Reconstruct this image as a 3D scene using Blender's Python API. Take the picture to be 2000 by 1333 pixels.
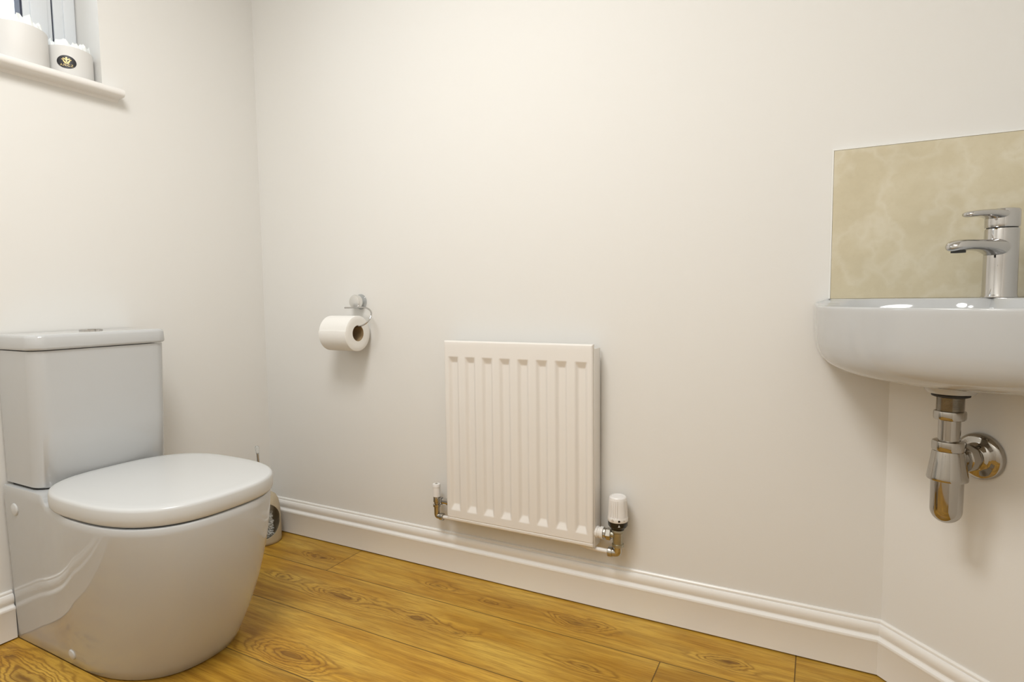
import bpy, bmesh, math, random
from mathutils import Vector, Matrix
random.seed(7)
D = bpy.data
SC = bpy.context.scene
COL = SC.collection
for o in list(D.objects): D.objects.remove(o)
PI = math.pi

# ------------------------------------------------------------------ camera
F_PX, YAW, PITCH, ROLL = 1150.236, 0.47964, 0.07215, -0.01095
cam = D.cameras.new('camera'); camo = D.objects.new('camera', cam); COL.objects.link(camo)
fwd = Vector((-math.sin(YAW)*math.cos(PITCH), math.cos(YAW)*math.cos(PITCH), -math.sin(PITCH)))
r0 = Vector((math.cos(YAW), math.sin(YAW), 0)); u0 = r0.cross(fwd)
rr = r0*math.cos(ROLL) + u0*math.sin(ROLL); uu = -r0*math.sin(ROLL) + u0*math.cos(ROLL)
M = Matrix((rr, uu, -fwd)).transposed().to_4x4(); M.translation = Vector((1.84299, -1.53299, 0.86865))
camo.matrix_world = M
cam.sensor_width = 36; cam.lens = F_PX/2000*36; cam.clip_start = 0.02; cam.clip_end = 60
SC.camera = camo

# ------------------------------------------------------------------ world, lights, exposure
w = D.worlds.new('sky'); SC.world = w; w.use_nodes = True
bg = w.node_tree.nodes['Background']; bg.inputs[0].default_value = (0.86, 0.93, 1.0, 1); bg.inputs[1].default_value = 4.0
SC.view_settings.view_transform = 'Standard'; SC.view_settings.look = 'None'
SC.view_settings.exposure = 0.0; SC.view_settings.gamma = 1.0; SC.view_settings.use_curve_mapping = False

def lamp(name, typ, loc, energy, color, rot=None, **k):
    l = D.lights.new(name, typ); l.energy = energy; l.color = color
    for a, b in k.items(): setattr(l, a, b)
    o = D.objects.new(name, l); COL.objects.link(o); o.location = loc
    if rot: o.rotation_euler = rot
    return o
# the flush ceiling lamp, then a weaker fill added near the front wall
lamp('ceiling_lamp_and_fill', 'AREA', (1.02, -1.18, 2.235), 21.0, (1.0, 1.0, 0.985), shape='DISK', size=0.62)
lamp('ceiling_lamp_and_fill', 'AREA', (1.45, -1.62, 2.235), 5.0, (1.0, 0.99, 0.97), shape='DISK', size=0.35)  # added fill that lifts the lower walls and skirting, no fitting there

# ------------------------------------------------------------------ materials
def mat(name, col=(0.8, 0.8, 0.8), rough=0.5, metal=0.0, bump=0.0, bscale=200, spec=0.5, coat=0.0, var=0.0, vscale=8, trans=0.0, ior=None):
    m = D.materials.new(name); m.use_nodes = True; nt = m.node_tree; n = nt.nodes; l = nt.links
    b = n['Principled BSDF']
    b.inputs['Roughness'].default_value = rough; b.inputs['Metallic'].default_value = metal
    b.inputs['Specular IOR Level'].default_value = spec; b.inputs['Coat Weight'].default_value = coat
    b.inputs['Coat Roughness'].default_value = 0.05
    if trans: b.inputs['Transmission Weight'].default_value = trans
    if ior: b.inputs['IOR'].default_value = ior
    tc = n.new('ShaderNodeTexCoord')
    nz = n.new('ShaderNodeTexNoise'); nz.inputs['Scale'].default_value = vscale; nz.inputs['Detail'].default_value = 4
    l.new(tc.outputs['Object'], nz.inputs['Vector'])
    mx = n.new('ShaderNodeMix'); mx.data_type = 'RGBA'
    mx.inputs[6].default_value = tuple(c*(1-var) for c in col) + (1,)
    mx.inputs[7].default_value = tuple(min(1, c*(1+var)) for c in col) + (1,)
    l.new(nz.outputs['Fac'], mx.inputs[0]); l.new(mx.outputs[2], b.inputs['Base Color'])
    if bump:
        n2 = n.new('ShaderNodeTexNoise'); n2.inputs['Scale'].default_value = bscale; n2.inputs['Detail'].default_value = 3
        l.new(tc.outputs['Object'], n2.inputs['Vector'])
        bp = n.new('ShaderNodeBump'); bp.inputs['Strength'].default_value = bump; bp.inputs['Distance'].default_value = 0.001
        l.new(n2.outputs['Fac'], bp.inputs['Height']); l.new(bp.outputs['Normal'], b.inputs['Normal'])
    return m

MT = {}
MT['wall'] = mat('wall_paint', (0.80, 0.789, 0.76), 0.75, bump=0.10, bscale=160, spec=0.25, var=0.006, vscale=3)
MT['ceil'] = mat('ceiling_paint', (0.84, 0.83, 0.80), 0.9, bump=0.1)
MT['trim'] = mat('white_satin_paint', (0.88, 0.865, 0.835), 0.28, spec=0.5, var=0.01)
MT['sill'] = mat('sill_paint', (0.84, 0.82, 0.79), 0.35, var=0.01)
MT['ceramic'] = mat('white_glazed_ceramic', (0.54, 0.55, 0.555), 0.07, spec=0.5, coat=0.3, var=0.005)
MT['plastic'] = mat('white_plastic', (0.63, 0.64, 0.64), 0.22, spec=0.45)
MT['rad'] = mat('radiator_enamel', (0.83, 0.80, 0.76), 0.32, spec=0.45)
MT['vwhite'] = mat('white_valve_plastic', (0.84, 0.82, 0.80), 0.3)
MT['upvc'] = mat('white_upvc', (0.74, 0.77, 0.80), 0.3)
MT['gasket'] = mat('dark_gasket', (0.03, 0.035, 0.06), 0.6)
MT['chrome'] = mat('chrome', (0.56, 0.55, 0.54), 0.05, metal=1.0)
MT['chrome_trap'] = mat('chrome_dim_reflection', (0.43, 0.405, 0.37), 0.06, metal=1.0)  # dim brown reflections of the surroundings put into the chrome colour
MT['chrome_dull'] = mat('worn_chrome', (0.50, 0.475, 0.43), 0.16, metal=1.0, var=0.2, vscale=60)
MT['brass'] = mat('tarnished_brass', (0.42, 0.405, 0.33), 0.38, metal=1.0, var=0.3, vscale=70)
MT['black'] = mat('black_plastic', (0.012, 0.012, 0.012), 0.25)
MT['rubber'] = mat('dark_rubber', (0.03, 0.03, 0.028), 0.6)
MT['paper'] = mat('tissue_paper', (0.86, 0.845, 0.81), 0.95, bump=0.3, bscale=120, spec=0.1)
MT['card'] = mat('brown_cardboard', (0.34, 0.24, 0.13), 0.9, bump=0.3, bscale=150, var=0.15)
MT['stone'] = mat('beige_stoneware', (0.50, 0.42, 0.29), 0.45, bump=0.3, bscale=90, var=0.12, vscale=40)
MT['bristle'] = mat('white_bristles', (0.78, 0.77, 0.72), 0.7)
MT['pot'] = mat('white_card_pot', (0.72, 0.71, 0.69), 0.55, var=0.01)
MT['tissue'] = mat('crinkled_white_tissue', (0.90, 0.93, 0.93), 0.9, spec=0.1)
MT['gold'] = mat('gold_print', (0.72, 0.55, 0.24), 0.35, metal=0.4)
MT['label'] = mat('black_label', (0.02, 0.02, 0.025), 0.35)
MT['pale_chrome'] = mat('brushed_pale_chrome', (0.82, 0.82, 0.81), 0.25, metal=1.0)
MT['clear'] = mat('clear_plastic', (0.9, 0.92, 0.92), 0.08, trans=0.75, ior=1.45)
MT['glass'] = mat('window_glass', (1, 1, 1), 0.0, trans=1.0, ior=1.02)
MT['grout'] = mat('white_edge_trim', (0.86, 0.86, 0.83), 0.35)
MT['door'] = mat('door_paint', (0.80, 0.78, 0.74), 0.4)

def nodes_of(name):
    m = D.materials.new(name); m.use_nodes = True
    return m, m.node_tree.nodes, m.node_tree.links, m.node_tree.nodes['Principled BSDF']
class NB:      # tiny node-maths builder
    def __init__(s, nt): s.nt = nt
    def v(s, op, *a):
        n = s.nt.nodes.new('ShaderNodeMath'); n.operation = op
        for i, x in enumerate(a):
            if isinstance(x, (int, float)): n.inputs[i].default_value = x
            else: s.nt.links.new(x, n.inputs[i])
        return n.outputs[0]
    def vec(s, x, y, z):
        n = s.nt.nodes.new('ShaderNodeCombineXYZ')
        for i, q in enumerate((x, y, z)):
            if isinstance(q, (int, float)): n.inputs[i].default_value = q
            else: s.nt.links.new(q, n.inputs[i])
        return n.outputs[0]
    def noise(s, vec, scale, detail=3, rough=0.5):
        n = s.nt.nodes.new('ShaderNodeTexNoise'); n.inputs['Scale'].default_value = scale
        n.inputs['Detail'].default_value = detail; n.inputs['Roughness'].default_value = rough
        s.nt.links.new(vec, n.inputs['Vector']); return n.outputs['Fac']
    def ramp(s, f, stops):
        n = s.nt.nodes.new('ShaderNodeValToRGB'); s.nt.links.new(f, n.inputs[0]); e = n.color_ramp.elements
        while len(e) < len(stops): e.new(0.5)
        for i, (p, c) in enumerate(stops): e[i].position = p; e[i].color = (*c, 1)
        return n.outputs[0]
    def mix(s, f, a, b, mode='MIX'):
        n = s.nt.nodes.new('ShaderNodeMix'); n.data_type = 'RGBA'; n.blend_type = mode
        for i, q in ((0, f), (6, a), (7, b)):
            if isinstance(q, (int, float)): n.inputs[i].default_value = q
            elif isinstance(q, tuple): n.inputs[i].default_value = (*q, 1)
            else: s.nt.links.new(q, n.inputs[i])
        return n.outputs[2]

def floor_material():
    m, n, l, b = nodes_of('oak_laminate'); N = NB(m.node_tree)
    tc = n.new('ShaderNodeTexCoord'); sp = n.new('ShaderNodeSeparateXYZ'); l.new(tc.outputs['Object'], sp.inputs[0])
    X, Y = sp.outputs[0], sp.outputs[1]
    PIT, LEN = 0.213, 1.36
    t = N.v('DIVIDE', N.v('SUBTRACT', 0.033, Y), PIT)          # row 0 next to the back wall
    row = N.v('FLOOR', t); fr = N.v('FRACT', t)
    # staggered end joints: row0 .455, row1 1.528, row2 1.05+..., row3 0.30
    off = N.v('ADD', 0.455, N.v('MULTIPLY', row, 1.073))
    off = N.v('ADD', off, N.v('MULTIPLY', N.v('GREATER_THAN', row, 1.5), 1.57))
    s = N.v('DIVIDE', N.v('SUBTRACT', X, off), LEN)
    pid = N.v('FLOOR', s); fs = N.v('FRACT', s)
    seed = N.v('ADD', N.v('MULTIPLY', row, 7.31), N.v('MULTIPLY', pid, 3.17))
    wn = n.new('ShaderNodeTexWhiteNoise'); wn.noise_dimensions = '1D'; l.new(seed, wn.inputs['W'])
    rnd = wn.outputs['Value']
    # knots: (x, y, size along, size across, strength)
    K = [(0.853, -0.105, .050, .016, 5), (1.043, -0.118, .040, .012, 4), (1.298, -0.110, .080, .026, 8), (0.352, -0.117, .05, .02, 6),
         (0.636, -0.283, .130, .030, 11), (0.900, -0.283, .110, .028, 9), (1.035, -0.291, .045, .018, 5), (0.359, -0.270, .06, .018, 5),
         (1.372, -0.281, .060, .016, 4), (0.715, -0.560, .120, .036, 12), (0.232, -0.90, .15, .05, 14), (0.10, -0.87, .06, .02, 6),
         (1.663, -0.114, .060, .020, 6), (1.86, -0.45, .12, .04, 11), (1.15, -0.78, .12, .045, 12), (1.62, -0.70, .1, .03, 7), (0.5, -1.2, .13, .05, 13),
         (1.0, -1.35, .1, .04, 10), (1.45, -1.1, .12, .03, 8)]
    wx = N.v('MULTIPLY', N.v('SUBTRACT', N.noise(N.vec(N.v('MULTIPLY', X, 9), N.v('MULTIPLY', Y, 26), seed), 1, 4), 0.5), 0.14)
    wy = N.v('MULTIPLY', N.v('SUBTRACT', N.noise(N.vec(N.v('MULTIPLY', X, 12), N.v('MULTIPLY', Y, 34), N.v('ADD', seed, 40)), 1, 4), 0.5), 0.032)
    Xw, Yw = N.v('ADD', X, wx), N.v('ADD', Y, wy)
    ks = None; kc = None; kw = None
    for (kx, ky, sx, sy, A) in K:
        dx = N.v('DIVIDE', N.v('SUBTRACT', Xw, kx), sx); dy = N.v('DIVIDE', N.v('SUBTRACT', Yw, ky), sy)
        r2 = N.v('ADD', N.v('MULTIPLY', dx, dx), N.v('MULTIPLY', dy, dy))
        g = N.v('EXPONENT', N.v('MULTIPLY', r2, -1)); a = N.v('MULTIPLY', g, A)
        c = N.v('EXPONENT', N.v('MULTIPLY', r2, -9)); wd = N.v('EXPONENT', N.v('MULTIPLY', r2, -0.4))
        ks = a if ks is None else N.v('ADD', ks, a); kc = c if kc is None else N.v('MAXIMUM', kc, c); kw = wd if kw is None else N.v('MAXIMUM', kw, wd)
    low = N.noise(N.vec(N.v('MULTIPLY', X, 1.6), N.v('MULTIPLY', Y, 9), seed), 1, 3)
    ph = N.v('ADD', N.v('ADD', N.v('MULTIPLY', Y, 150), N.v('MULTIPLY', low, 30)), N.v('MULTIPLY', ks, 3.3))
    ring = N.v('ADD', N.v('MULTIPLY', N.v('SINE', ph), 0.5), 0.5)
    ring = N.v('POWER', ring, 2.4)
    fib = N.noise(N.vec(N.v('MULTIPLY', X, 14), N.v('MULTIPLY', Y, 330), seed), 1, 4, 0.65)
    fib2 = N.noise(N.vec(N.v('MULTIPLY', X, 3.2), N.v('MULTIPLY', Y, 60), N.v('ADD', seed, 9)), 1, 4, 0.6)
    blot = N.noise(N.vec(N.v('MULTIPLY', X, 3), N.v('MULTIPLY', Y, 12), N.v('ADD', seed, 20)), 1, 2)
    base = N.mix(N.v('MINIMUM', 1.0, N.v('MAXIMUM', 0.0, N.v('MULTIPLY', N.v('SUBTRACT', fib2, 0.3), 2.5))), (0.39, 0.188, 0.016), (0.64, 0.365, 0.045))
    base = N.mix(N.v('MULTIPLY', N.v('MAXIMUM', 0.0, N.v('SUBTRACT', blot, 0.42)), 2.6), base, (0.72, 0.47, 0.09))
    rf = N.v('MULTIPLY', ring, N.v('ADD', 0.20, N.v('MULTIPLY', kw, 0.62)))
    base = N.mix(rf, base, (0.185, 0.075, 0.010))
    base = N.mix(N.v('MULTIPLY', kc, 0.62), base, (0.105, 0.040, 0.008))
    ff = N.v('MAXIMUM', 0.0, N.v('MULTIPLY', N.v('SUBTRACT', fib, 0.47), 2.9))
    base = N.mix(ff, base, (0.27, 0.115, 0.012))
    tone = N.v('ADD', 0.80, N.v('MULTIPLY', rnd, 0.32))
    base = N.mix(1.0, base, N.vec(tone, tone, tone), 'MULTIPLY')
    # v-groove joints
    g1 = N.v('LESS_THAN', N.v('MINIMUM', fr, N.v('SUBTRACT', 1.0, fr)), 0.0065)
    g2 = N.v('LESS_THAN', N.v('MINIMUM', fs, N.v('SUBTRACT', 1.0, fs)), 0.0010)
    gj = N.v('MAXIMUM', g1, g2)
    base = N.mix(N.v('MULTIPLY', gj, 0.80), base, (0.06, 0.028, 0.006))
    l.new(base, b.inputs['Base Color'])
    rgh = N.v('ADD', 0.34, N.v('MULTIPLY', fib, 0.18)); l.new(rgh, b.inputs['Roughness'])
    b.inputs['Specular IOR Level'].default_value = 0.35
    bp = n.new('ShaderNodeBump'); bp.inputs['Strength'].default_value = 0.35; bp.inputs['Distance'].default_value = 0.0008
    l.new(N.v('SUBTRACT', N.v('MULTIPLY', fib, 0.5), gj), bp.inputs['Height']); l.new(bp.outputs['Normal'], b.inputs['Normal'])
    return m
MT['floor'] = floor_material()

def tile_material():
    m, n, l, b = nodes_of('beige_marble_tile'); N = NB(m.node_tree)
    tc = n.new('ShaderNodeTexCoord'); v = tc.outputs['Object']
    cl = N.noise(v, 9, 6, 0.6); fine = N.noise(v, 130, 3, 0.6); w_ = N.noise(v, 4.5, 3, 0.55)
    base = N.ramp(cl, [(0.30, (0.585, 0.52, 0.365)), (0.5, (0.64, 0.575, 0.415)), (0.68, (0.69, 0.63, 0.475))])
    mp = n.new('ShaderNodeMapping'); mp.inputs['Rotation'].default_value = (0, 0.6, 0); l.new(v, mp.inputs[0])
    vn = N.noise(mp.outputs[0], 5.5, 4, 0.55)
    vein = N.v('SUBTRACT', 1.0, N.v('MINIMUM', 1.0, N.v('MULTIPLY', N.v('ABSOLUTE', N.v('SUBTRACT', vn, 0.5)), 26)))
    base = N.mix(N.v('MULTIPLY', vein, N.v('MULTIPLY', w_, 0.75)), base, (0.76, 0.72, 0.60))
    base = N.mix(N.v('MULTIPLY', N.v('MAXIMUM', 0.0, N.v('SUBTRACT', fine, 0.52)), 0.9), base, (0.56, 0.49, 0.33))
    l.new(base, b.inputs['Base Color']); b.inputs['Roughness'].default_value = 0.24
    return m
MT['tile'] = tile_material()

# ------------------------------------------------------------------ helpers
def worigin(o):
    v = Vector((0, 0, 0))
    while o is not None: v += o.location; o = o.parent
    return v
def obj(name, bm, m, parent=None, origin=None, angle=35, smooth=True):
    bmesh.ops.recalc_face_normals(bm, faces=bm.faces)
    o = D.objects.new(name, D.meshes.new(name)); COL.objects.link(o)
    if parent is not None:
        o.parent = parent; wo = worigin(parent)
    else:
        if origin is None:
            vs = [v.co for v in bm.verts]
            origin = Vector(((min(v.x for v in vs)+max(v.x for v in vs))/2, (min(v.y for v in vs)+max(v.y for v in vs))/2, min(v.z for v in vs)))
        wo = Vector(origin); o.location = wo
    bmesh.ops.translate(bm, verts=bm.verts, vec=-wo)
    bm.to_mesh(o.data); bm.free()
    ms = m if isinstance(m, (list, tuple)) else [m]
    for q in ms: o.data.materials.append(MT[q])
    if smooth:
        o.data.shade_smooth()
        o.data.set_sharp_from_angle(angle=math.radians(angle))
    return o
def root(name, loc, label, cat, group=None):
    o = D.objects.new(name, None); COL.objects.link(o); o.location = loc; o.empty_display_size = 0.05
    return tag(o, label, cat, group)
def tag(o, label, cat, group=None):
    o['label'] = label; o['category'] = cat
    if group: o['group'] = group
    return o
def struct(name, bm, m, parent=None, label=None, cat=None, **k):
    o = obj(name, bm, m, parent, **k)
    if parent is None:
        o['kind'] = 'structure'
        if label: o['label'] = label; o['category'] = cat
    return o
def BM(): return bmesh.new()
def box(bm, a, b, bev=0.0, seg=2):
    a, b = Vector(a), Vector(b)
    r = bmesh.ops.create_cube(bm, size=1, matrix=Matrix.Translation((a+b)/2) @ Matrix.Diagonal((*(b-a), 1)))
    if bev:
        vs = set(r['verts']); es = [e for e in bm.edges if e.verts[0] in vs and e.verts[1] in vs]
        bmesh.ops.bevel(bm, geom=es, offset=bev, segments=seg, profile=0.5, affect='EDGES')
def frame(ax):
    z = Vector(ax).normalized(); t = Vector((0, 0, 1)) if abs(z.z) < 0.9 else Vector((1, 0, 0))
    x = t.cross(z).normalized(); return Matrix((x, z.cross(x), z)).transposed()
def lathe(bm, prof, c, ax=(0, 0, 1), n=48, close0=True, close1=True, mod=None):
    """prof: (radius, height along axis)"""
    R = frame(ax); c = Vector(c); rings = []
    for (r, h) in prof:
        rg = []
        for i in range(n):
            a = 2*PI*i/n; q = r*(mod(a, h) if mod else 1)
            rg.append(bm.verts.new(c + R @ Vector((q*math.cos(a), q*math.sin(a), h))))
        rings.append(rg)
    for A, B in zip(rings, rings[1:]):
        for i in range(n): bm.faces.new((A[i], A[(i+1) % n], B[(i+1) % n], B[i]))
    if close0: bm.faces.new(list(reversed(rings[0])))
    if close1: bm.faces.new(rings[-1])
def loft(bm, rings, cap0=True, cap1=True, closed=True):
    V = [[bm.verts.new(p) for p in r] for r in rings]; n = len(V[0])
    for A, B in zip(V, V[1:]):
        for i in range(n if closed else n-1): bm.faces.new((A[i], A[(i+1) % n], B[(i+1) % n], B[i]))
    if cap0: bm.faces.new(list(reversed(V[0])))
    if cap1: bm.faces.new(V[-1])
    return V
def catmull(pts, k=8):
    P = [Vector(p) for p in pts]; P = [2*P[0]-P[1]] + P + [2*P[-1]-P[-2]]; out = []
    for i in range(1, len(P)-2):
        for j in range(k):
            t = j/k; a, b, c, d = P[i-1:i+3]
            out.append(0.5*((2*b)+(c-a)*t+(2*a-5*b+4*c-d)*t*t+(-a+3*b-3*c+d)*t**3))
    out.append(P[-2]); return out
def tube(bm, pts, r, n=12, k=8):
    P = catmull(pts, k) if k else [Vector(p) for p in pts]; rings = []; x = None
    for i, p in enumerate(P):
        t = (P[min(i+1, len(P)-1)]-P[max(i-1, 0)]).normalized()
        if x is None: x = frame(t).col[0].copy()
        x = (x - t*x.dot(t)).normalized(); y = t.cross(x)
        rad = r(i/(len(P)-1)) if callable(r) else r
        rings.append([p + x*math.cos(2*PI*j/n)*rad + y*math.sin(2*PI*j/n)*rad for j in range(n)])
    loft(bm, rings)
def sweep2d(bm, path, prof):
    """path: xy points on the wall face, room side to the LEFT of travel; prof: (out, z) closed polygon"""
    rings = []
    for i, p in enumerate(path):
        p = Vector(p); ns = []
        if i > 0: d = (p-Vector(path[i-1])).normalized(); ns.append(Vector((-d.y, d.x)))
        if i < len(path)-1: d = (Vector(path[i+1])-p).normalized(); ns.append(Vector((-d.y, d.x)))
        nn = (ns[0]+ns[-1]).normalized(); nn /= nn.dot(ns[0])
        rings.append([Vector((p.x+nn.x*o, p.y+nn.y*o, z)) for o, z in prof])
    loft(bm, rings)
def sell(xc, yc, Lf, Lb, a, nf, nb, n=96):
    out = []
    for i in range(n):
        t = 2*PI*i/n; c, s = math.cos(t), math.sin(t); k = 2/(nf if c > 0 else nb); L = Lf if c > 0 else Lb
        out.append((xc+L*math.copysign(abs(c)**k, c), yc+a*math.copysign(abs(s)**k, s)))
    return out
def inset(outl, d):
    n = len(outl); r = []
    for i in range(n):
        a, b = Vector(outl[i-1]), Vector(outl[(i+1) % n]); t = (b-a)
        if t.length < 1e-9: r.append(outl[i]); continue
        t.normalize(); r.append((outl[i][0]-t.y*d, outl[i][1]+t.x*d))
    return r

# ------------------------------------------------------------------ the room
XR, YF, ZC = 2.25, -1.95, 2.25     # right wall, front wall, ceiling
T = 0.24
bm = BM(); box(bm, (-T, YF-T, -0.05), (XR+T, T, 0)); struct('floor', bm, 'floor', origin=(0, 0, 0))
bm = BM(); box(bm, (-T, YF-T, ZC), (XR+T, T, ZC+0.05)); struct('ceiling', bm, 'ceil')
bm = BM(); box(bm, (-T, 0, 0), (XR+T, T, ZC)); struct('wall_back', bm, 'wall')
WY0, WY1, WZ0, WZ1 = -1.10, -0.5265, 1.488, 2.12   # window opening in the left wall
bm = BM()
box(bm, (-T, YF, 0), (0, 0, WZ0-0.024)); box(bm, (-T, YF, WZ1), (0, 0, ZC))
box(bm, (-T, YF, WZ0-0.024), (0, WY0, WZ1)); box(bm, (-T, WY1, WZ0-0.024), (0, 0, WZ1))
struct('wall_left', bm, 'wall')
bm = BM(); box(bm, (XR, YF, 0), (XR+T, 0, ZC)); struct('wall_right', bm, 'wall')
bm = BM(); DX0, DX1, DZ = 1.05, 1.85, 2.0
box(bm, (-T, YF-T, 0), (DX0, YF, ZC)); box(bm, (DX1, YF-T, 0), (XR+T, YF, ZC)); box(bm, (DX0, YF-T, DZ), (DX1, YF, ZC))
struct('wall_front', bm, 'wall')
bm = BM(); box(bm, (DX0, YF-0.06, 0.004), (DX1, YF-0.02, DZ))
d = struct('door_1', bm, 'door')
bm = BM(); tube(bm, [(DX0+0.07, YF-0.02, 1.0), (DX0+0.07, YF+0.03, 1.0)], 0.009, k=0); tube(bm, [(DX0+0.07, YF+0.03, 1.0), (DX0+0.18, YF+0.03, 1.0)], 0.009, k=0)
struct('door_handle', bm, 'chrome', d)
# 45 degree boxing across the corner, under the basin
DXC = 1.987; BZ = 0.70
bm = BM(); q = XR-DXC
v = [bm.verts.new(p) for p in [(DXC, 0, 0), (XR, -q, 0), (XR, 0, 0), (DXC, 0, BZ), (XR, -q, BZ), (XR, 0, BZ)]]
for f in [(0, 1, 4, 3), (1, 2, 5, 4), (2, 0, 3, 5), (3, 4, 5), (2, 1, 0)]: bm.faces.new([v[i] for i in f])
struct('wall_diagonal', bm, 'wall', smooth=False)

SK = [(0, .1285), (.003, .1280), (.0052, .1255), (.0056, .1222), (.0046, .1212), (.0050, .1200), (.0085, .1185), (.0108, .1150), (.0120, .1100), (.0122, .1050), (.0114, .1000), (.0098, .0960), (.0084, .0930), (.0090, .0905), (.0125, .0880),
      (.0160, .0862), (.0172, .0830), (.0168, .0795), (.0155, .0765), (.0155, .0038), (.0, .0038)]
bm = BM(); sweep2d(bm, [(XR, -q), (DXC, 0), (0.0, 0)], [(o, z) for o, z in SK]); struct('baseboard_back', bm, 'trim', angle=28)
bm = BM(); sweep2d(bm, [(0, -0.016), (0, -0.488)], SK); sweep2d(bm, [(0, -0.823), (0, YF)], SK); struct('baseboard_left', bm, 'trim', angle=28)

# ------------------------------------------------------------------ window
XW = -0.115
win = D.objects.new('window_1', None); COL.objects.link(win); win.location = (XW, (WY0+WY1)/2, WZ0); win['kind'] = 'structure'
bm = BM()
def rectframe(bm, y0, y1, z0, z1, wd, x0, x1, bev=0.003):
    box(bm, (x0, y0, z0), (x1, y0+wd, z1), bev); box(bm, (x0, y1-wd, z0), (x1, y1, z1), bev)
    box(bm, (x0, y0+wd, z0), (x1, y1-wd, z0+wd), bev); box(bm, (x0, y0+wd, z1-wd), (x1, y1-wd, z1), bev)
rectframe(bm, WY0, WY1, WZ0, WZ1, 0.058, XW-0.06, XW)
rectframe(bm, WY0+.004, WY1-.004, WZ0+.004, WZ1-.004, 0.030, XW-0.01, XW+0.006)
struct('window_frame', bm, 'upvc', win)
bm = BM(); rectframe(bm, WY0+.058, WY1-.058, WZ0+.058, WZ1-.058, 0.006, XW-0.05, XW-0.004, 0); struct('frame_gasket', bm, 'gasket', win)
bm = BM(); rectframe(bm, WY0+.063, WY1-.063, WZ0+.063, WZ1-.063, 0.070, XW-0.055, XW+0.002)
rectframe(bm, WY0+.075, WY1-.075, WZ0+.075, WZ1-.075, 0.042, XW-0.01, XW+0.008); sash = struct('window_sash', bm, 'upvc', win)
bm = BM(); rectframe(bm, WY0+.132, WY1-.132, WZ0+.132, WZ1-.132, 0.006, XW-0.03, XW-0.001, 0); struct('glazing_gasket', bm, 'gasket', sash)
bm = BM(); box(bm, (XW-0.028, WY0+.130, WZ0+.130), (XW-0.022, WY1-.130, WZ1-.130)); struct('window_pane', bm, 'glass', win)
# window board with rounded nose and little horns past the opening
bm = BM(); NOSE = [(XW-0.05, WZ0), (0.030, WZ0)] + [(0.030+0.012*math.cos(a), WZ0-0.012+0.012*math.sin(a)) for a in [PI/2-PI*i/10 for i in range(1, 10)]] + [(0.030, WZ0-0.024), (0.012, WZ0-0.024), (0.004, WZ0-0.027), (0.0, WZ0-0.034), (0.0, WZ0-0.0245), (XW-0.05, WZ0-0.0245)]
y1s = -0.487
loft(bm, [[Vector((x, y, z)) for x, z in [(max(a, 0.0005), b) for a, b in NOSE]] for y in (WY0-0.04, y1s+0.000)])
box(bm, (XW-0.05, WY0+0.0005, WZ0-0.0235), (0.001, WY1-0.0005, WZ0))
sill = obj('window_sill', bm, 'sill', angle=40); sill['kind'] = 'structure'; sill.name = 'trim_1'

# ------------------------------------------------------------------ pots on the sill
def tissue_top(bm, c, R, h, seedn, n=56, m=12):
    rnd = random.Random(seedn); rings = []
    for j in range(m+1):
        t = j/m; r = R*t; rg = []
        for i in range(n):
            a = 2*PI*i/n
            sp = rnd.random()
            z = h*(0.55+0.35*math.sin(5*a+seedn)*t+0.45*(sp-0.4)) if j < m else -0.004
            if j == m-1: z = h*(0.15+1.0*sp*sp)
            rg.append(Vector((c[0]+r*math.cos(a)+(sp-.5)*.004, c[1]+r*math.sin(a)+(rnd.random()-.5)*.004, c[2]+z)))
        rings.append(rg)
    loft(bm, rings, cap0=False, cap1=False)
def pot(c, R, h, label, cat, seedn, th):
    r = root('gift_pot', (c[0], c[1], WZ0+0.0005), label, cat, 'white pots on the window sill')
    z0 = WZ0+0.0005; bm = BM()
    lathe(bm, [(R-.004, 0), (R-.001, .001), (R, .004), (R, h-.003), (R-.0012, h), (R-.003, h-.001), (R-.004, h-.012)], (c[0], c[1], z0), n=72)
    obj('pot_body', bm, 'pot', r)
    bm = BM(); tissue_top(bm, (c[0], c[1], z0+h-.004), R-.004, th, seedn); obj('tissue_topping', bm, 'tissue', r, smooth=False)
    return r
P2C = (-0.0475, -0.5865); P2R = 0.0575
p1 = pot((-0.040, -0.7110), 0.0665, 0.096, 'larger round white pot filled with white tissue at the left end of the sill', 'pot', 3, 0.030)
p2 = pot(P2C, P2R, 0.083, 'smaller round white pot with an oval black and gold sticker on the window sill', 'pot', 5, 0.026)
LZ = WZ0+0.040
def onpot(u, vv, off=0.0004):            # wrap sticker coordinates round the pot
    a = u/P2R - 0.54                      # faces a little towards the room
    r = P2R+off
    return Vector((P2C[0]+r*math.cos(a), P2C[1]+r*math.sin(a), LZ+vv))
bm = BM(); rings = []
for j in range(0, 7):
    rings.append([onpot(0.0222*j/6*math.cos(2*PI*i/40)+1e-6, 0.0175*j/6*math.sin(2*PI*i/40), 0.0005) for i in range(40)])
rings.append([onpot(0.0222*math.cos(2*PI*i/40), 0.0175*math.sin(2*PI*i/40), 0.0001) for i in range(40)])
loft(bm, rings, cap0=False, cap1=False)
st = obj('oval_sticker', bm, 'label', p2); st['label'] = 'oval black sticker with a gold emblem and lettering'
bm = BM()
def blob(u, vv, ru, rv, a0=0):
    c_, s_ = math.cos(a0), math.sin(a0)
    pts = [onpot(u+c_*ru*math.cos(t)-s_*rv*math.sin(t), vv+s_*ru*math.cos(t)+c_*rv*math.sin(t), 0.0009) for t in [2*PI*i/10 for i in range(10)]]
    bm.faces.new([bm.verts.new(p) for p in pts])
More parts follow.
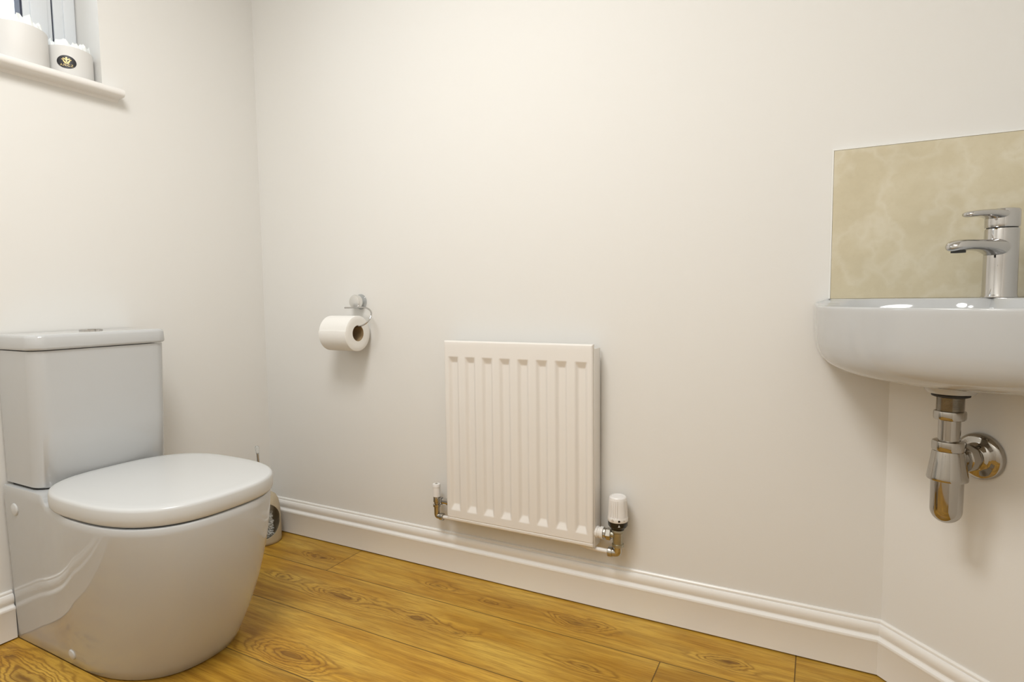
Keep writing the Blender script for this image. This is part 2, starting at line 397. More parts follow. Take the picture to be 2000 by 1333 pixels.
for (u, vv, ru, rv, a0) in [(0, .0105, .0022, .0022, 0), (0, .0045, .0016, .006, 0), (-.0045, .0075, .0045, .0014, -.5), (.0045, .0075, .0045, .0014, .5), (-.0065, .0025, .0014, .0045, .3), (.0065, .0025, .0014, .0045, -.3), (-.003, -.0015, .0012, .004, .4), (.003, -.0015, .0012, .004, -.4), (0, -.0035, .006, .0011, 0), (-.0095, .006, .0018, .0012, .2), (.0095, .006, .0018, .0012, -.2)]:
    blob(u, vv, ru, rv, a0)
fc = D.curves.new('txt', 'FONT'); fc.body = 'A.N.C.Z'; fc.size = 0.0085; fc.align_x = 'CENTER'; fo = D.objects.new('txt', fc); COL.objects.link(fo)
bpy.context.view_layer.update()
tm = D.meshes.new_from_object(fo.evaluated_get(bpy.context.evaluated_depsgraph_get()))
vv = [bm.verts.new(onpot(q.co.x, q.co.y-0.0115, 0.0009)) for q in tm.vertices]
for f in tm.polygons:
    try: bm.faces.new([vv[i] for i in f.vertices])
    except ValueError: pass
D.objects.remove(fo); D.meshes.remove(tm)
obj('emblem', bm, 'gold', st, smooth=False)

# ------------------------------------------------------------------ toilet
YT = -0.655; HW = 0.1655
wc = root('toilet', (0.30, YT, 0), 'white close-coupled toilet with closed lid standing against the window wall', 'toilet')
ZR = 0.393
def pan_outline(t, n=40):
    e = 1-(1-t)**2.1
    tip = 0.548 + (0.664-0.548)*e; a = HW + (0.2005-HW)*(1-(1-t)**1.6); nx = 2.35+0.45*t; xc = 0.31 + 0.10*t; yc = YT - 0.010*t
    x0 = 0.0175; half = []
    for i in range(n+1):
        x = x0 + (xc-x0)*i/n
        s = min(1, max(0, (x-0.15)/(xc-0.15))); s = s*s*(3-2*s)
        half.append((x, HW+(a-HW)*s if a > HW else a))
    for i in range(1, n+1):
        ph = PI/2*(1-i/n); half.append((xc+(tip-xc)*math.cos(ph)**(2/nx), a*math.sin(ph)**(2/nx)))
    near = [(x, yc-(w_)) for x, w_ in half]; far = [(x, yc+w_) for x, w_ in reversed(half[:-1])]
    return near+far
bm = BM(); rings = []
for z, ins in [(0, .004), (.004, 0), (.03, 0), (.06, 0), (.10, 0), (.14, 0), (.18, 0), (.22, 0), (.26, 0), (.30, 0), (.34, 0), (.375, 0), (.390, .0005), (ZR, .003)]:
    o_ = pan_outline(min(1, z/ZR)); n = len(o_); rg = []
    for i, (x, y) in enumerate(o_):
        if ins:
            cx, cy = 0.3, YT; L = math.hypot(x-cx, y-cy); x, y = x-(x-cx)/L*ins*(0 if x < .02 else 1), y-(y-cy)/L*ins
        sh = min(1, max(0, (0.238-x)/0.035)); zz = z + (0.0175*sh*sh*(3-2*sh)*max(0, (z-.33)/(ZR-.33)))
        rg.append(Vector((x, y, zz)))
    rings.append(rg)
loft(bm, rings)
obj('pan', bm, 'ceramic', wc, angle=50)
pan = [c for c in wc.children if c.name == 'pan'][0]
def cap(x, y, z, r, nrm):
    bm = BM(); lathe(bm, [(r, -0.003), (r, .001), (r*.9, .003), (r*.5, .0048), (r*.1, .0055)], (x, y, z), nrm, n=28); obj('bolt_cap', bm, 'plastic', pan)
def side_y(x, z):     # near side surface of the pan at x
    o_ = pan_outline(min(1, z/ZR)); o_ = o_[:82]
    for (xa, ya), (xb, yb) in zip(o_, o_[1:]):
        if xa <= x <= xb: return ya+(yb-ya)*(x-xa)/(xb-xa)
    return YT-HW
cap(0.066, side_y(.066, .354), 0.354, 0.0160, (0, -1, 0)); cap(0.286, side_y(.286, .035), 0.034, 0.0130, (0, -1, -0.1))
# seat and lid
LID = dict(xc=0.402, yc=-0.659, Lf=0.264, Lb=0.224, a=0.2065, nf=2.75, nb=2.8)
def lidring(d, z): 
    o_ = sell(LID['xc'], LID['yc'], LID['Lf']-d, LID['Lb']-d, LID['a']-d, LID['nf'], LID['nb'], 120)
    return [Vector((x, y, z)) for x, y in o_]
bm = BM(); loft(bm, [lidring(.012, ZR+.0005), lidring(.010, ZR+.003)]); obj('seat_buffer', bm, 'rubber', wc)
bm = BM(); zt = 0.4375
loft(bm, [lidring(.008, ZR+.0032), lidring(.003, ZR+.0042), lidring(.001, ZR+.009), lidring(0, ZR+.020), lidring(.0006, zt-.009), lidring(.002, zt-.0045), lidring(.005, zt-.0018), lidring(.010, zt-.0007), lidring(.03, zt-.0002), lidring(.08, zt+.0006), lidring(.15, zt+.001)])
obj('lid', bm, 'plastic', wc, angle=60)
# cistern
def rrect(x0, x1, y0, y1, rf, z, n=10, d=0, rb=0.004):
    pts = []; x0 += 0; x1 -= d; y0 += d; y1 -= d
    for (cx, cy, a0, r) in [(x1-rf, y1-rf, 0, rf), (x0+rb, y1-rb, PI/2, rb), (x0+rb, y0+rb, PI, rb), (x1-rf, y0+rf, 1.5*PI, rf)]:
        for i in range(n+1):
            a = a0+PI/2*i/n; pts.append(Vector((cx+r*math.cos(a), cy+r*math.sin(a), z)))
    return pts
CY0, CY1, CX0, CX1 = -0.8215, -0.4915, 0.010, 0.176
bm = BM()
loft(bm, [rrect(CX0, CX1, CY0+.004, CY1-.004, .042, ZR+.0205, d=.003), rrect(CX0, CX1-.001, CY0+.002, CY1-.002, .042, ZR+.024), rrect(CX0, CX1+.002, CY0+.001, CY1-.001, .038, .55), rrect(CX0, CX1+.005, CY0, CY1, .034, .70), rrect(CX0, CX1+.006, CY0, CY1, .032, .7535)])
obj('cistern', bm, 'ceramic', wc, angle=50)
bm = BM(); loft(bm, [rrect(0.03, CX1-.006, CY0+.006, CY1-.006, .04, ZR+.012), rrect(0.03, CX1-.006, CY0+.006, CY1-.006, .04, ZR+.0208)]); obj('cistern_gasket', bm, 'rubber', wc)
bm = BM(); lx0, lx1 = CX0-.006, CX1+.012; ly0, ly1 = CY0-.004, CY1+.005
loft(bm, [rrect(lx0, lx1, ly0, ly1, .034, .7555, d=.004), rrect(lx0, lx1, ly0, ly1, .034, .7575, d=.001), rrect(lx0, lx1, ly0, ly1, .034, .762), rrect(lx0, lx1, ly0, ly1, .034, .785, d=.001), rrect(lx0, lx1, ly0, ly1, .034, .791, d=.003), rrect(lx0, lx1, ly0, ly1, .034, .7935, d=.008), rrect(lx0+.006, lx1, ly0, ly1, .034, .794, d=.014)])
lid = obj('cistern_lid', bm, 'ceramic', wc, angle=60)
bm = BM(); lathe(bm, [(.027, -.002), (.027, .003), (.0255, .0045), (.0235, .0048), (.0225, .0040), (.0215, .0052), (.012, .0062), (.002, .0065)], (0.092, YT+.012, .794), n=40); fb = obj('flush_button', bm, 'chrome', lid)

# ------------------------------------------------------------------ toilet brush and holder
BX, BY, BR = 0.0790, -0.1030, 0.0570
bh = root('toilet_brush_holder', (BX, BY, 0), 'beige stoneware toilet brush holder with open front in the corner behind the toilet', 'toilet brush holder')
bm = BM(); th_ = .0055
outp = [(.052, 0), (.0555, .003), (.057, .012), (.057, .06), (.0565, .10), (.0545, .130), (.0495, .153), (.0420, .168), (.0320, .1755), (.0250, .177)]
inp = [(r-th_ if h < .15 else r-th_*.6, max(h-(th_ if h > .14 else 0), .008)) for r, h in reversed(outp)]
lathe(bm, outp+[(.0225, .1755)]+inp[1:-1]+[(.02, .008)], (BX, BY, 0), n=96)
bmesh.ops.recalc_face_normals(bm, faces=bm.faces)
hm = D.meshes.new('tmp'); bm.to_mesh(hm); bm.free(); ho = D.objects.new('tmp', hm); COL.objects.link(ho)
vd = Vector((0.80, -0.60, 0)).normalized(); bm = BM()
lathe(bm, [(1, 0.012), (1, .10)], (0, 0, 0), (1, 0, 0), n=64)
fy = Matrix((vd, Vector((-vd.y, vd.x, 0)), Vector((0, 0, 1)))).transposed()
for v_ in bm.verts:
    q_ = v_.co.copy(); v_.co = Vector((BX, BY, .0880)) + fy @ Vector((q_.x, q_.y*.0515, q_.z*.0630))
bmesh.ops.recalc_face_normals(bm, faces=bm.faces)
cm_ = D.meshes.new('tmp2'); bm.to_mesh(cm_); bm.free(); co_ = D.objects.new('tmp2', cm_); COL.objects.link(co_)
md = ho.modifiers.new('b', 'BOOLEAN'); md.operation = 'DIFFERENCE'; md.object = co_; md.solver = 'EXACT'
bpy.context.view_layer.update()
res_ = D.meshes.new_from_object(ho.evaluated_get(bpy.context.evaluated_depsgraph_get()))
bm = BM(); bm.from_mesh(res_)
D.objects.remove(ho); D.objects.remove(co_); D.meshes.remove(res_)
obj('holder_body', bm, 'stone', bh, angle=50)
tb = root('toilet_brush', (BX+.012, BY-.010, 0.0095), 'white bristled toilet brush in the beige holder, clear handle end above the lid', 'toilet brush')
p0, p1_ = Vector((BX+.006, BY-.004, .012)), Vector((0.068, -0.112, .352))
ax = (p1_-p0).normalized()
bm = BM(); lathe(bm, [(.010, 0), (.015, .01), (.015, .085), (.008, .10)], p0, ax, n=20); core = obj('brush_head', bm, 'bristle', tb)
bm = BM(); rnd = random.Random(2); Rf = frame(ax)
for i in range(1100):
    h = .004+.088*rnd.random(); a = 2*PI*rnd.random(); r1 = .034*(0.75+.25*rnd.random())*(1 if h > .012 else .8)
    d0 = Rf @ Vector((math.cos(a), math.sin(a), 0)); s_ = p0+ax*h+d0*.008; e_ = p0+ax*(h+(rnd.random()-.5)*.008)+d0*r1
    if e_.z < .011: continue
    t1 = ax.cross(d0)*.0013; t2 = ax*.0013
    vs = [bm.verts.new(s_+q) for q in (t1, t2, -t1, -t2)]; ve = [bm.verts.new(e_+q*.7) for q in (t1, t2, -t1, -t2)]
    for k in range(4): bm.faces.new((vs[k], vs[(k+1) % 4], ve[(k+1) % 4], ve[k]))
    bm.faces.new(ve)
bo = obj('bristles', bm, 'bristle', core, smooth=False)
bm = BM(); tube(bm, [p0+ax*.09, p1_-ax*.026], lambda t: .006-.0015*t, n=16, k=0)
hd = obj('handle', bm, 'chrome', tb)
bm = BM(); Lh = (p1_-p0).length
lathe(bm, [(.0045, Lh-.030), (.0058, Lh-.026), (.0072, Lh-.018), (.0076, Lh-.010), (.0066, Lh-.004), (.004, Lh-.0008), (.0006, Lh)], p0, ax, n=24)
kn = obj('handle_knob', bm, 'clear', hd); kn['label'] = 'rounded clear knob at the end of the handle'

# ------------------------------------------------------------------ radiator
RX0, RX1, RZ0, RZ1, RYF, RYB = 0.8470, 1.3180, 0.193, 0.745, -0.064, -0.009
rad = root('radiator', ((RX0+RX1)/2, -0.04, RZ0), 'white ribbed panel radiator mounted on the back wall', 'radiator')
NF = 8; PT = 0.0578; FX0 = (RX0+RX1)/2 - PT*(NF-1)/2
def depth(x, z):
    # pressed flutes: recessed channels with sloping ends, and a fold line along the bottom edge
    if abs(z-(RZ0+0.0115)) < 0.0016: return 0.0016
    k = round((x-FX0)/PT); k = max(0, min(NF-1, k)); u = abs(x-(FX0+k*PT))
    hw_o, hw_i = 0.0185, 0.0085
    dx = min(1, max(0, (hw_o-u)/(hw_o-hw_i)))
    zb, ztp, sl = RZ0+0.035, RZ1-0.047, 0.018
    dz = min(1, max(0, min((z-zb)/sl, (ztp-z)/sl)))
    sm = lambda t: t*t*(3-2*t)
    return 0.0088*min(sm(dx), dz) if dz < 1 else 0.0088*sm(dx)
bm = BM()
def lin(a, b, n): return [a+(b-a)*i/n for i in range(n+1)]
EDG = 0.005
xs = [RX0+EDG*(1-math.cos(PI/2*i/4)) for i in range(4)]+lin(RX0+EDG, RX1-EDG, 188)+[RX1-EDG*(1-math.cos(PI/2*i/4)) for i in (3, 2, 1, 0)]
zs = [RZ0+EDG*(1-math.cos(PI/2*i/4)) for i in range(4)]+[RZ0+.005, RZ0+.0095, RZ0+.0105, RZ0+.0125, RZ0+.0135, RZ0+.02, RZ0+.033]+lin(RZ0+.035, RZ0+.056, 8)+lin(RZ0+.062, RZ1-.072, 12)+lin(RZ1-.068, RZ1-.047, 8)+lin(RZ1-.045, RZ1-EDG, 4)+[RZ1-EDG*(1-math.cos(PI/2*i/4)) for i in (3, 2, 1, 0)]
def edge_drop(t, lo, hi):
    e = min(t-lo, hi-t)
    return 0 if e >= EDG else EDG-math.sqrt(max(0, EDG**2-(EDG-e)**2))
V = [[bm.verts.new((x, RYF+depth(x, z)+max(edge_drop(x, RX0, RX1), edge_drop(z, RZ0, RZ1)), z)) for x in xs] for z in zs]
for A, B in zip(V, V[1:]):
    for i in range(len(xs)-1): bm.faces.new((A[i], A[i+1], B[i+1], B[i]))
loop = V[0]+[r[-1] for r in V[1:-1]]+list(reversed(V[-1]))+[r[0] for r in reversed(V[1:-1])]
bk = [bm.verts.new((v_.co.x, RYF+0.012, v_.co.z)) for v_ in loop]
for i in range(len(loop)): bm.faces.new((loop[i], loop[(i+1) % len(loop)], bk[(i+1) % len(loop)], bk[i]))
obj('front_panel', bm, 'rad', rad, angle=40)
bm = BM(); box(bm, (RX0+.004, RYF+.012, RZ0-.004), (RX1-.002, RYB-.014, RZ1-.012), .002); obj('convector', bm, 'rad', rad)
for s, xx in ((1, RX0), (2, RX1)):
    bm = BM(); box(bm, (xx-.0005 if s == 2 else xx-.0022, RYF+.010, RZ0-.002), (xx+.0022 if s == 2 else xx+.0005, RYB, RZ1-.012), .0008); obj('side_panel', bm, 'rad', rad)
bm = BM(); 
for xx in (RX0+.08, RX1-.08):
    bm = BM(); box(bm, (xx-.012, RYB-.018, RZ0+.06), (xx+.012, -0.0005, RZ1-.08)); obj('wall_bracket', bm, 'rad', rad)

def hexnut(bm, c, ax, r, h, n=6, rot=0):
    R = frame(ax); c = Vector(c)
    pr = [(r*.92, 0), (r, h*.12), (r, h*.88), (r*.92, h)]
    rings = [[c+R @ Vector((q*math.cos(2*PI*i/n+rot), q*math.sin(2*PI*i/n+rot), hh)) for i in range(n)] for q, hh in pr]
    loft(bm, rings)
VY = -0.040
# thermostatic valve on the right
tv = D.objects.new('thermostatic_valve', None); COL.objects.link(tv); tv.parent = rad; tx = 1.3800
tv.location = Vector((tx, VY, 0.19)) - rad.location
bm = BM(); zb = .273
def ribs(a, h):
    if 0.012 < h < 0.058:
        k = math.cos(4*a+0.4)
        return 1-0.085*(math.sin(28*a) > 0)*(k > -0.35)
    return 1
lathe(bm, [(.0262, 0), (.0272, .002), (.0272, .010), (.0265, .012), (.0264, .0125), (.0250, .040), (.0240, .058), (.0235, .060), (.0225, .064), (.0200, .0665), (.0180, .0668), (.0165, .0655), (.003, .0662)], (tx, VY, zb), n=224, mod=ribs)
hdv = obj('dial_head', bm, 'vwhite', tv, angle=30); hdv['label'] = 'white ribbed thermostatic dial'
bm = BM(); lathe(bm, [(.0255, 0), (.0262, .0006), (.0262, -.001), (.0258, -.012), (.0225, -.017), (.018, -.019), (.017, -.0245), (.013, -.025)][1:], (tx, VY, zb), n=48); cl_ = obj('dial_collar', bm, 'black', tv)
cdir = Vector((1.843-tx, -1.533-VY)).normalized(); A0 = math.atan2(cdir.y, cdir.x)
def dialpt(a, z, r): return Vector((tx+r*math.cos(a), VY+r*math.sin(a), zb+z))
bm = BM()
def disc(a, z, rr_, r): 
    bm.faces.new([bm.verts.new(dialpt(a+rr_*math.cos(t)/r, z+rr_*math.sin(t), r)) for t in [2*PI*i/16 for i in range(16)]])
disc(A0+.12, .0062, .0030, .0277); obj('dial_mark', bm, 'black', hdv, smooth=False)
bm = BM(); rr_ = .0030; ring_in = [bm.verts.new(dialpt(A0-.52+.0020*math.cos(t)/.0277, .0062+.0020*math.sin(t), .0277)) for t in [2*PI*i/16 for i in range(16)]]
ring_out = [bm.verts.new(dialpt(A0-.52+.0030*math.cos(t)/.0277, .0062+.0030*math.sin(t), .0277)) for t in [2*PI*i/16 for i in range(16)]]
for i in range(16): bm.faces.new((ring_in[i], ring_in[(i+1) % 16], ring_out[(i+1) % 16], ring_out[i]))
obj('dial_mark', bm, 'chrome_dull', hdv, smooth=False)
bm = BM(); disc(A0+.62, .0062, .0013, .0277); obj('dial_mark', bm, 'chrome_dull', hdv, smooth=False)
bm = BM(); bm.faces.new([bm.verts.new(dialpt(A0+.12+dx_/.0266, z_, .0268)) for dx_, z_ in ((-.0030, -.0100), (.0030, -.0100), (0, -.0030))]); obj('dial_pointer', bm, 'plastic', cl_, smooth=False)
bm = BM()
lathe(bm, [(.0145, 0.001), (.0165, -.003), (.0165, -.008), (.0135, -.011), (.0135, -.040), (.0110, -.043)], (tx, VY, zb-.0235), n=32)
lathe(bm, [(.0115, 0), (.0155, -.002), (.0160, -.009), (.0115, -.011), (.0115, -.016)], (tx, VY, zb-.0625), n=32)
lathe(bm, [(.010, 0), (.010, .018)], (tx, VY, .231), (-1, 0, 0), n=28)
bb = obj('valve_body', bm, 'brass', tv)
bm = BM(); hexnut(bm, (tx-.018, VY, .231), (-1, 0, 0), .0165, .014); hexnut(bm, (tx-.032, VY, .231), (-1, 0, 0), .0145, .007, n=12); obj('union_nut', bm, 'chrome_dull', tv, smooth=False)
bm = BM(); lathe(bm, [(.0165, 0), (.0165, .0085), (.0145, .010), (.0145, .014), (.0165, .0155), (.0165, .028)], (tx-.0392, VY, .231), (-1, 0, 0), n=28); obj('radiator_tail', bm, 'rad', tv)
bm = BM(); tube(bm, [(tx, VY, .2), (tx, VY, .188), (tx-.003, VY, .1835), (tx-.010, VY, .182), (tx-.016, VY, .182)], .0118, n=20, k=5)
lathe(bm, [(.0135, 0), (.0145, .002), (.0145, .011), (.012, .013)], (tx-.014, VY, .182), (-1, 0, 0), n=12); obj('elbow', bm, 'chrome_dull', tv)
bm = BM(); tube(bm, [(tx-.026, VY, .182), (tx-.085, VY, .184), (tx-.13, VY+.015, .188), (tx-.15, -.001, .19)], .0062, n=14); obj('supply_pipe', bm, 'rad', tv)
# lockshield valve on the left
lv = D.objects.new('lockshield_valve', None); COL.objects.link(lv); lv.parent = rad; lx = 0.7940
lv.location = Vector((lx, VY, 0.19)) - rad.location
bm = BM(); lathe(bm, [(.0115, 0), (.0122, .001), (.0118, .030), (.0125, .0305), (.0125, .038), (.0115, .040), (.003, .0402)], (lx, VY, .252), n=32); c1_ = obj('cap', bm, 'vwhite', lv)
bm = BM(); box(bm, (lx-.0032, VY-.0032, .2915), (lx+.0032, VY+.0032, .2935)); obj('spindle', bm, 'chrome_dull', c1_, smooth=False)
bm = BM(); lathe(bm, [(.0105, .0), (.0110, -.002), (.0110, -.018), (.0085, -.020), (.0085, -.024), (.0120, -.026), (.0120, -.033), (.0088, -.035), (.0088, -.054)], (lx, VY, .253), n=28)
tube(bm, [(lx, VY, .2), (lx, VY, .196), (lx+.002, VY, .1905), (lx+.008, VY, .189), (lx+.014, VY, .189)], .0088, n=18, k=5)
lathe(bm, [(.0108, 0), (.0118, .002), (.0118, .012), (.0095, .0135)], (lx+.012, VY, .189), (1, 0, 0), n=12)
lathe(bm, [(.0075, 0), (.0075, .03)], (lx, VY, .240), (1, 0, 0), n=18); obj('valve_body', bm, 'chrome_dull', lv)
bm = BM(); hexnut(bm, (lx+.012, VY, .240), (1, 0, 0), .0120, .010, rot=.3); hexnut(bm, (lx+.023, VY, .240), (1, 0, 0), .0105, .028, n=12); obj('union_nut', bm, 'chrome', lv, smooth=False)
bm = BM(); tube(bm, [(lx+.024, VY, .189), (lx+.055, VY+.006, .189), (lx+.08, -.001, .189)], .0055, n=14); obj('supply_pipe', bm, 'rad', lv)

# ------------------------------------------------------------------ toilet roll and its holder
RYC, RZC, RRO, RRI = -0.066, 0.7610, 0.0590, 0.0262
hx, hz0 = 0.473, 0.863
th = root('toilet_roll_holder', (hx, 0, hz0), 'chrome wire toilet roll holder on a round suction cup stuck to the back wall', 'toilet roll holder')
bm = BM(); lathe(bm, [(.0255, 0.0004), (.0255, .0015), (.021, .005), (.013, .010), (.012, .020)], (hx, 0, hz0), (0, -1, 0), n=40); obj('suction_cup', bm, 'clear', th)
bm = BM(); lathe(bm, [(.019, .016), (.0225, .017), (.0235, .020), (.0235, .030), (.0215, .0335), (.012, .0350), (.002, .0352)], (hx, 0, hz0), (0, -1, 0), n=40); obj('knob', bm, 'pale_chrome', th)
bm = BM(); tube(bm, [(.428, -.030, .8435), (.445, -.031, .8435), (.475, -.032, .844), (.505, -.033, .8445), (.530, -.036, .842), (.551, -.042, .831), (.558, -.052, .813), (.551, -.062, .797), (.536, -.066, .7875), (.518, -.066, .7836), (.49, -.066, .7828), (.42, -.066, .7828), (.392, -.066, .7828)], .0027, n=12, k=8)
obj('wire_arm', bm, 'chrome', th)
tr = root('toilet_roll', (0.452, RYC, RZC-RRO), 'white toilet roll hanging on the chrome wire holder', 'toilet roll')
bm = BM(); x0, x1, n = 0.3990, 0.5160, 96
def rollr(a):   # last sheet ends facing the room, a little above the middle
    t = ((a-2.98) % (2*PI))/(2*PI); return RRO*(1-0.042*t)
angs = [2.98+2*PI*i/n for i in range(n)]+[2.98+2*PI-1e-3]
def rr3(x, r_of, ): return [Vector((x, RYC+math.cos(a)*r_of(a), RZC+math.sin(a)*r_of(a))) for a in angs]
loft(bm, [rr3(x0, lambda a: RRI), rr3(x0, lambda a: (RRI+rollr(a))/2), rr3(x0, lambda a: rollr(a)-.002), rr3(x0+.0015, rollr), rr3(x1-.0015, rollr), rr3(x1, lambda a: rollr(a)-.002), rr3(x1, lambda a: (RRI+rollr(a))/2), rr3(x1, lambda a: RRI), rr3(x0, lambda a: RRI)], cap0=False, cap1=False)
obj('paper', bm, 'paper', tr, angle=40)
bm = BM()
loft(bm, [[Vector((x, RYC+math.cos(2*PI*i/48)*r, RZC+math.sin(2*PI*i/48)*r)) for i in range(48)] for x, r in ((x0+.0005, RRI), (x1-.0005, RRI), (x1-.0005, RRI-.0012), (x0+.0005, RRI-.0012), (x0+.0005, RRI))], cap0=False, cap1=False)
obj('cardboard_core', bm, 'card', tr)

# ------------------------------------------------------------------ splashback tile
sp = root('splashback_tile', (2.05, -0.004, 0.861), 'large beige marble-look tile on the back wall behind the basin', 'tile')
bm = BM(); box(bm, (1.8665, -0.0085, 0.8600), (XR-.001, -0.0004, 1.1895), .0008, 1); obj('tile_face', bm, 'tile', sp, smooth=False)
bm = BM(); box(bm, (1.8630, -0.0090, 0.8600), (1.8663, -0.0004, 1.1897), .0004, 1); box(bm, (1.8630, -0.0090, 1.1897), (XR-.001, -0.0004, 1.1930), .0004, 1); et = obj('edge_trim', bm, 'grout', sp, smooth=False); et['label'] = 'thin white edge trim'

# ------------------------------------------------------------------ corner basin
CX, CYb = XR, 0.0
DR = Vector((2.066, -0.192))          # drain
RB = 0.4155
bs = root('corner_basin', (DR.x, DR.y, 0.683), 'white ceramic corner basin hung in the corner under the beige tile', 'basin')
ARC, WALLN = 64, 16
def rim_xy():
    pts = []
    for i in range(ARC+1):
        t = PI/2*i/ARC; k = 2/2.35
        pts.append(Vector((CX-RB*math.cos(t)**k, CYb-0.0012-RB*math.sin(t)**k)))
    pts[0].y = -0.0012; pts[-1].x = CX-.0012
    for i in range(1, WALLN+1): pts.append(Vector((CX-.0012, pts[ARC].y+(-0.0012-pts[ARC].y)*i/WALLN)))
    for i in range(1, WALLN): pts.append(Vector((CX-.0012-(RB-.0012)*i/WALLN, -0.0012)))
    return pts
RIM = rim_xy(); NR = len(RIM)
def isfront(i): # 1 on the free front arc, falling to 0 along the walls
    if i <= ARC: return 1.0
    return 0.0
def fblend(i):
    if i <= ARC:
        e = min(i, ARC-i)/8; return min(1, e)
    return 0.0
def ztop(i):   # the front rim sits lower than the ledge at the walls
    f = fblend(i); f = f*f*(3-2*f); return 0.8600-0.0145*f if i > ARC else 0.8515-0.006*f
def ring_out(k, kw, z, dz=False):
    out = []
    for i, p in enumerate(RIM):
        e = 0 if i <= ARC else min(1.0, min((i-ARC)*RB/WALLN, (NR-i)*RB/WALLN)/0.28)
        kk = k+(kw-k)*e*e*(3-2*e)
        q = DR+(p-DR)*kk
        if i > ARC: q = Vector((min(q.x, CX-.0012), min(q.y, -.0012)))
        zz = ztop(i)+z if dz else z
        out.append(Vector((q.x, min(q.y, -.0012), zz)))
    return out
def mixwall(k):  # underside stays nearer the walls at the back
    return 1-(1-k)*0.55
prof = [(.20, .6965), (.32, .698), (.45, .7005), (.58, .7035), (.70, .7075), (.80, .7130), (.88, .7225), (.93, .7340), (.962, .7480), (.982, .7660), (.992, .7860), (.998, .812)]
rings = [ring_out(k, mixwall(k), z) for k, z in prof]
rings += [ring_out(1.0, 1.0, -.010, True), ring_out(.9995, 1.0, -.005, True), ring_out(.9965, 1.0, -.0018, True), ring_out(.990, .998, -.0002, True), ring_out(.980, .99, 0, True)]
# top side: rim -> hollow centred between drain and front
BC = Vector((2.035, -0.225))
def ring_in(s, zf):
    out = []
    for i, p in enumerate(RIM):
        d_ = p-BC; a = math.atan2(d_.y, d_.x); L = d_.length
        corner = max(0, math.cos(a-PI*.25))**2
        lim = L*0.90 if i <= ARC else L*(0.86-0.40*corner)
        lim = min(lim, 0.165+0.05*(1-corner))
        q = BC+d_/L*lim*s
        out.append(Vector((q.x, q.y, zf(i))))
    return out
rings += [ring_in(1.03, lambda i: ztop(i)-.0005), ring_in(1.0, lambda i: .8445 if i <= ARC else .8560), ring_in(.96, lambda i: .835), ring_in(.90, lambda i: .812), ring_in(.78, lambda i: .782), ring_in(.55, lambda i: .760), ring_in(.25, lambda i: .752)]
bm = BM(); loft(bm, rings); obj('bowl', bm, 'ceramic', bs, angle=60)
bm = BM(); lathe(bm, [(.044, .022), (.0435, .014), (.0415, .006), (.0375, .001), (.030, 0)], (DR.x, DR.y, .6835), n=48); obj('waste_boss', bm, 'ceramic', bs)

# ------------------------------------------------------------------ bottle trap
tp = root('bottle_trap', (DR.x, DR.y, 0.437), 'chrome bottle trap under the basin with its pipe into the diagonal boxing', 'bottle trap')
c = (DR.x, DR.y, 0)
bm = BM(); lathe(bm, [(.029, .6832), (.0305, .6815), (.0300, .6785), (.026, .6770)], c, n=48); obj('rubber_washer', bm, 'rubber', tp)
bm = BM(); pr = [(.0215, .6775)]; z = .677
while z > .650: pr += [(.0222, z), (.0208, z-.0009)]; z -= .0018
pr += [(.0215, .648)]
lathe(bm, pr, c, n=48); obj('threaded_waste', bm, 'chrome_dull', tp, angle=80)
def nut(z1, z0_, r, name='nut', m_='chrome_trap'):
    bm = BM(); h = z1-z0_
    lathe(bm, [(r*.86, z1), (r*.97, z1-.0012), (r, z1-.004), (r, z0_+.004), (r*.97, z0_+.0012), (r*.88, z0_)], c, n=48, mod=lambda a, hh: 1+.018*math.cos(8*a)); return obj(name, bm, m_, tp, angle=50)
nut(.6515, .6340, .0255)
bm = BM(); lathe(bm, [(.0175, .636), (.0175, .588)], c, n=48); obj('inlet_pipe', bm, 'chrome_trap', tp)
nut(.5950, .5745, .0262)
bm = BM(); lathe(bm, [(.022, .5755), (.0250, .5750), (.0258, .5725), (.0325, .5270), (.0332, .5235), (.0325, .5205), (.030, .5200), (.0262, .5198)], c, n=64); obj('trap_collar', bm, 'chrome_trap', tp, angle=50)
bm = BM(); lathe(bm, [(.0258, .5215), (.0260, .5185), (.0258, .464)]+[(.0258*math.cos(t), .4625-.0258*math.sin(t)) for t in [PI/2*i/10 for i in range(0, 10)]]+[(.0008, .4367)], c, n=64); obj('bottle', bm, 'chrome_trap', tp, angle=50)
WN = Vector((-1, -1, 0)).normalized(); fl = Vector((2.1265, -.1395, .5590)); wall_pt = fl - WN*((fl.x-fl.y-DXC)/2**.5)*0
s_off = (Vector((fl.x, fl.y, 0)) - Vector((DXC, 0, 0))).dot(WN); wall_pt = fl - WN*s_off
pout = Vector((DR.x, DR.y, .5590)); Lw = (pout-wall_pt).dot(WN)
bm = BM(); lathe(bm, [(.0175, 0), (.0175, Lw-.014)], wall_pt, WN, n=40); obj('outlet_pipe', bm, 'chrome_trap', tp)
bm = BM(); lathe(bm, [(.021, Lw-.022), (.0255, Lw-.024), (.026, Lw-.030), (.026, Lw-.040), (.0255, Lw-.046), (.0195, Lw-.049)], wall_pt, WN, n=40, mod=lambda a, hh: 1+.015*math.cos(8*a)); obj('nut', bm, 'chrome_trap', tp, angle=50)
bm = BM(); lathe(bm, [(.0435, .0006), (.0445, .0025), (.0440, .0085), (.0410, .0130), (.0350, .0155), (.0285, .0160), (.0240, .0185), (.0215, .0240), (.0190, .0250)], wall_pt, WN, n=56); obj('wall_flange', bm, 'chrome_trap', tp, angle=50)

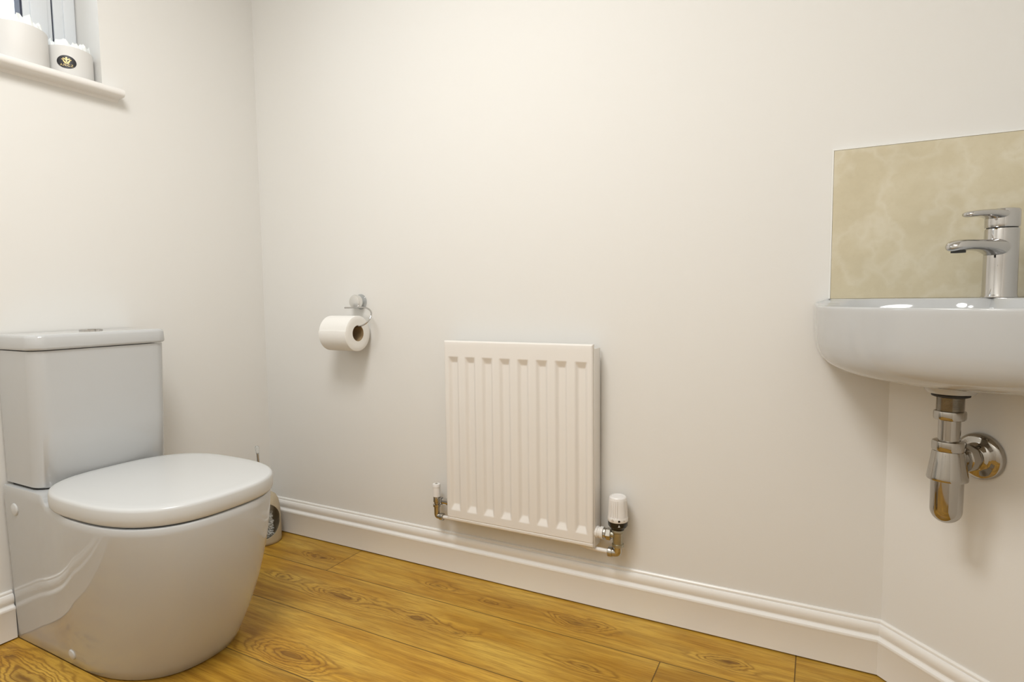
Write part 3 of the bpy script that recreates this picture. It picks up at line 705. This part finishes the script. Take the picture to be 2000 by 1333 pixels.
# ------------------------------------------------------------------ tap
TX, TY, TZ = 2.149, -0.101, 0.8602
tapr = root('mixer_tap', (TX, TY, TZ), 'chrome single lever mixer tap standing on the corner basin', 'tap')
c = (TX, TY, TZ); U = WN; S = Vector((-U.y, U.x, 0)).normalized()
bm = BM(); lathe(bm, [(.0282, 0), (.0285, .001), (.0275, .0045), (.0270, .006), (.0268, .060), (.0268, .127), (.0262, .1300)], c, n=64)
obj('tap_body', bm, 'chrome', tapr, angle=50)
def paddle(bm, secs, n=28):
    """secs: (distance out, centre height, half width, half thickness, exponent)"""
    rings = []
    for s_, z_, hw, ht, ex in secs:
        rg = []
        for i in range(n):
            t = 2*PI*i/n; cx_ = math.copysign(abs(math.cos(t))**(2/ex), math.cos(t)); sy_ = math.copysign(abs(math.sin(t))**(2/ex), math.sin(t))
            rg.append(Vector((TX, TY, TZ+z_))+U*s_+S*hw*cx_+Vector((0, 0, ht*sy_)))
        rings.append(rg)
    loft(bm, rings)
bm = BM(); paddle(bm, [(.008, .094, .0245, .0190, 2.2), (.020, .0945, .0240, .0175, 2.3), (.030, .0960, .0225, .0145, 2.4), (.042, .0975, .0205, .0118, 2.5), (.060, .0985, .0195, .0105, 2.6), (.080, .0985, .0195, .0102, 2.6), (.098, .0980, .0200, .0105, 2.5), (.112, .0970, .0195, .0108, 2.4), (.122, .0958, .0172, .0098, 2.3), (.129, .0942, .0125, .0078, 2.2), (.133, .0930, .006, .0040, 2.0)])
sp_ = obj('spout', bm, 'chrome', tapr, angle=60)
bm = BM(); lathe(bm, [(.0115, 0), (.0115, .004), (.009, .0042), (.0085, .002)], Vector((TX, TY, TZ+.0835))+U*.112, (0, 0, 1), n=28); obj('aerator', bm, 'rubber', sp_)
bm = BM(); lathe(bm, [(.0240, .0)]+[(.0240, .004)], (TX, TY, TZ+.1285), n=48); obj('seal_ring', bm, 'black', tapr)
bm = BM(); lathe(bm, [(.0262, .1322), (.0270, .1335), (.0272, .138), (.0272, .158), (.0268, .1640), (.0255, .1662), (.0215, .1672), (.003, .1676)], c, n=64)
paddle(bm, [(.006, .1560, .0235, .0105, 2.6), (.022, .1565, .0220, .0090, 2.6), (.034, .1580, .0195, .0078, 2.8), (.050, .1580, .0165, .0066, 2.9), (.070, .1568, .0145, .0060, 2.9), (.084, .1552, .0135, .0056, 2.8), (.091, .1544, .0110, .0046, 2.5), (.094, .1540, .005, .0022, 2.0)])
lev = obj('lever_handle', bm, 'chrome', tapr, angle=50)
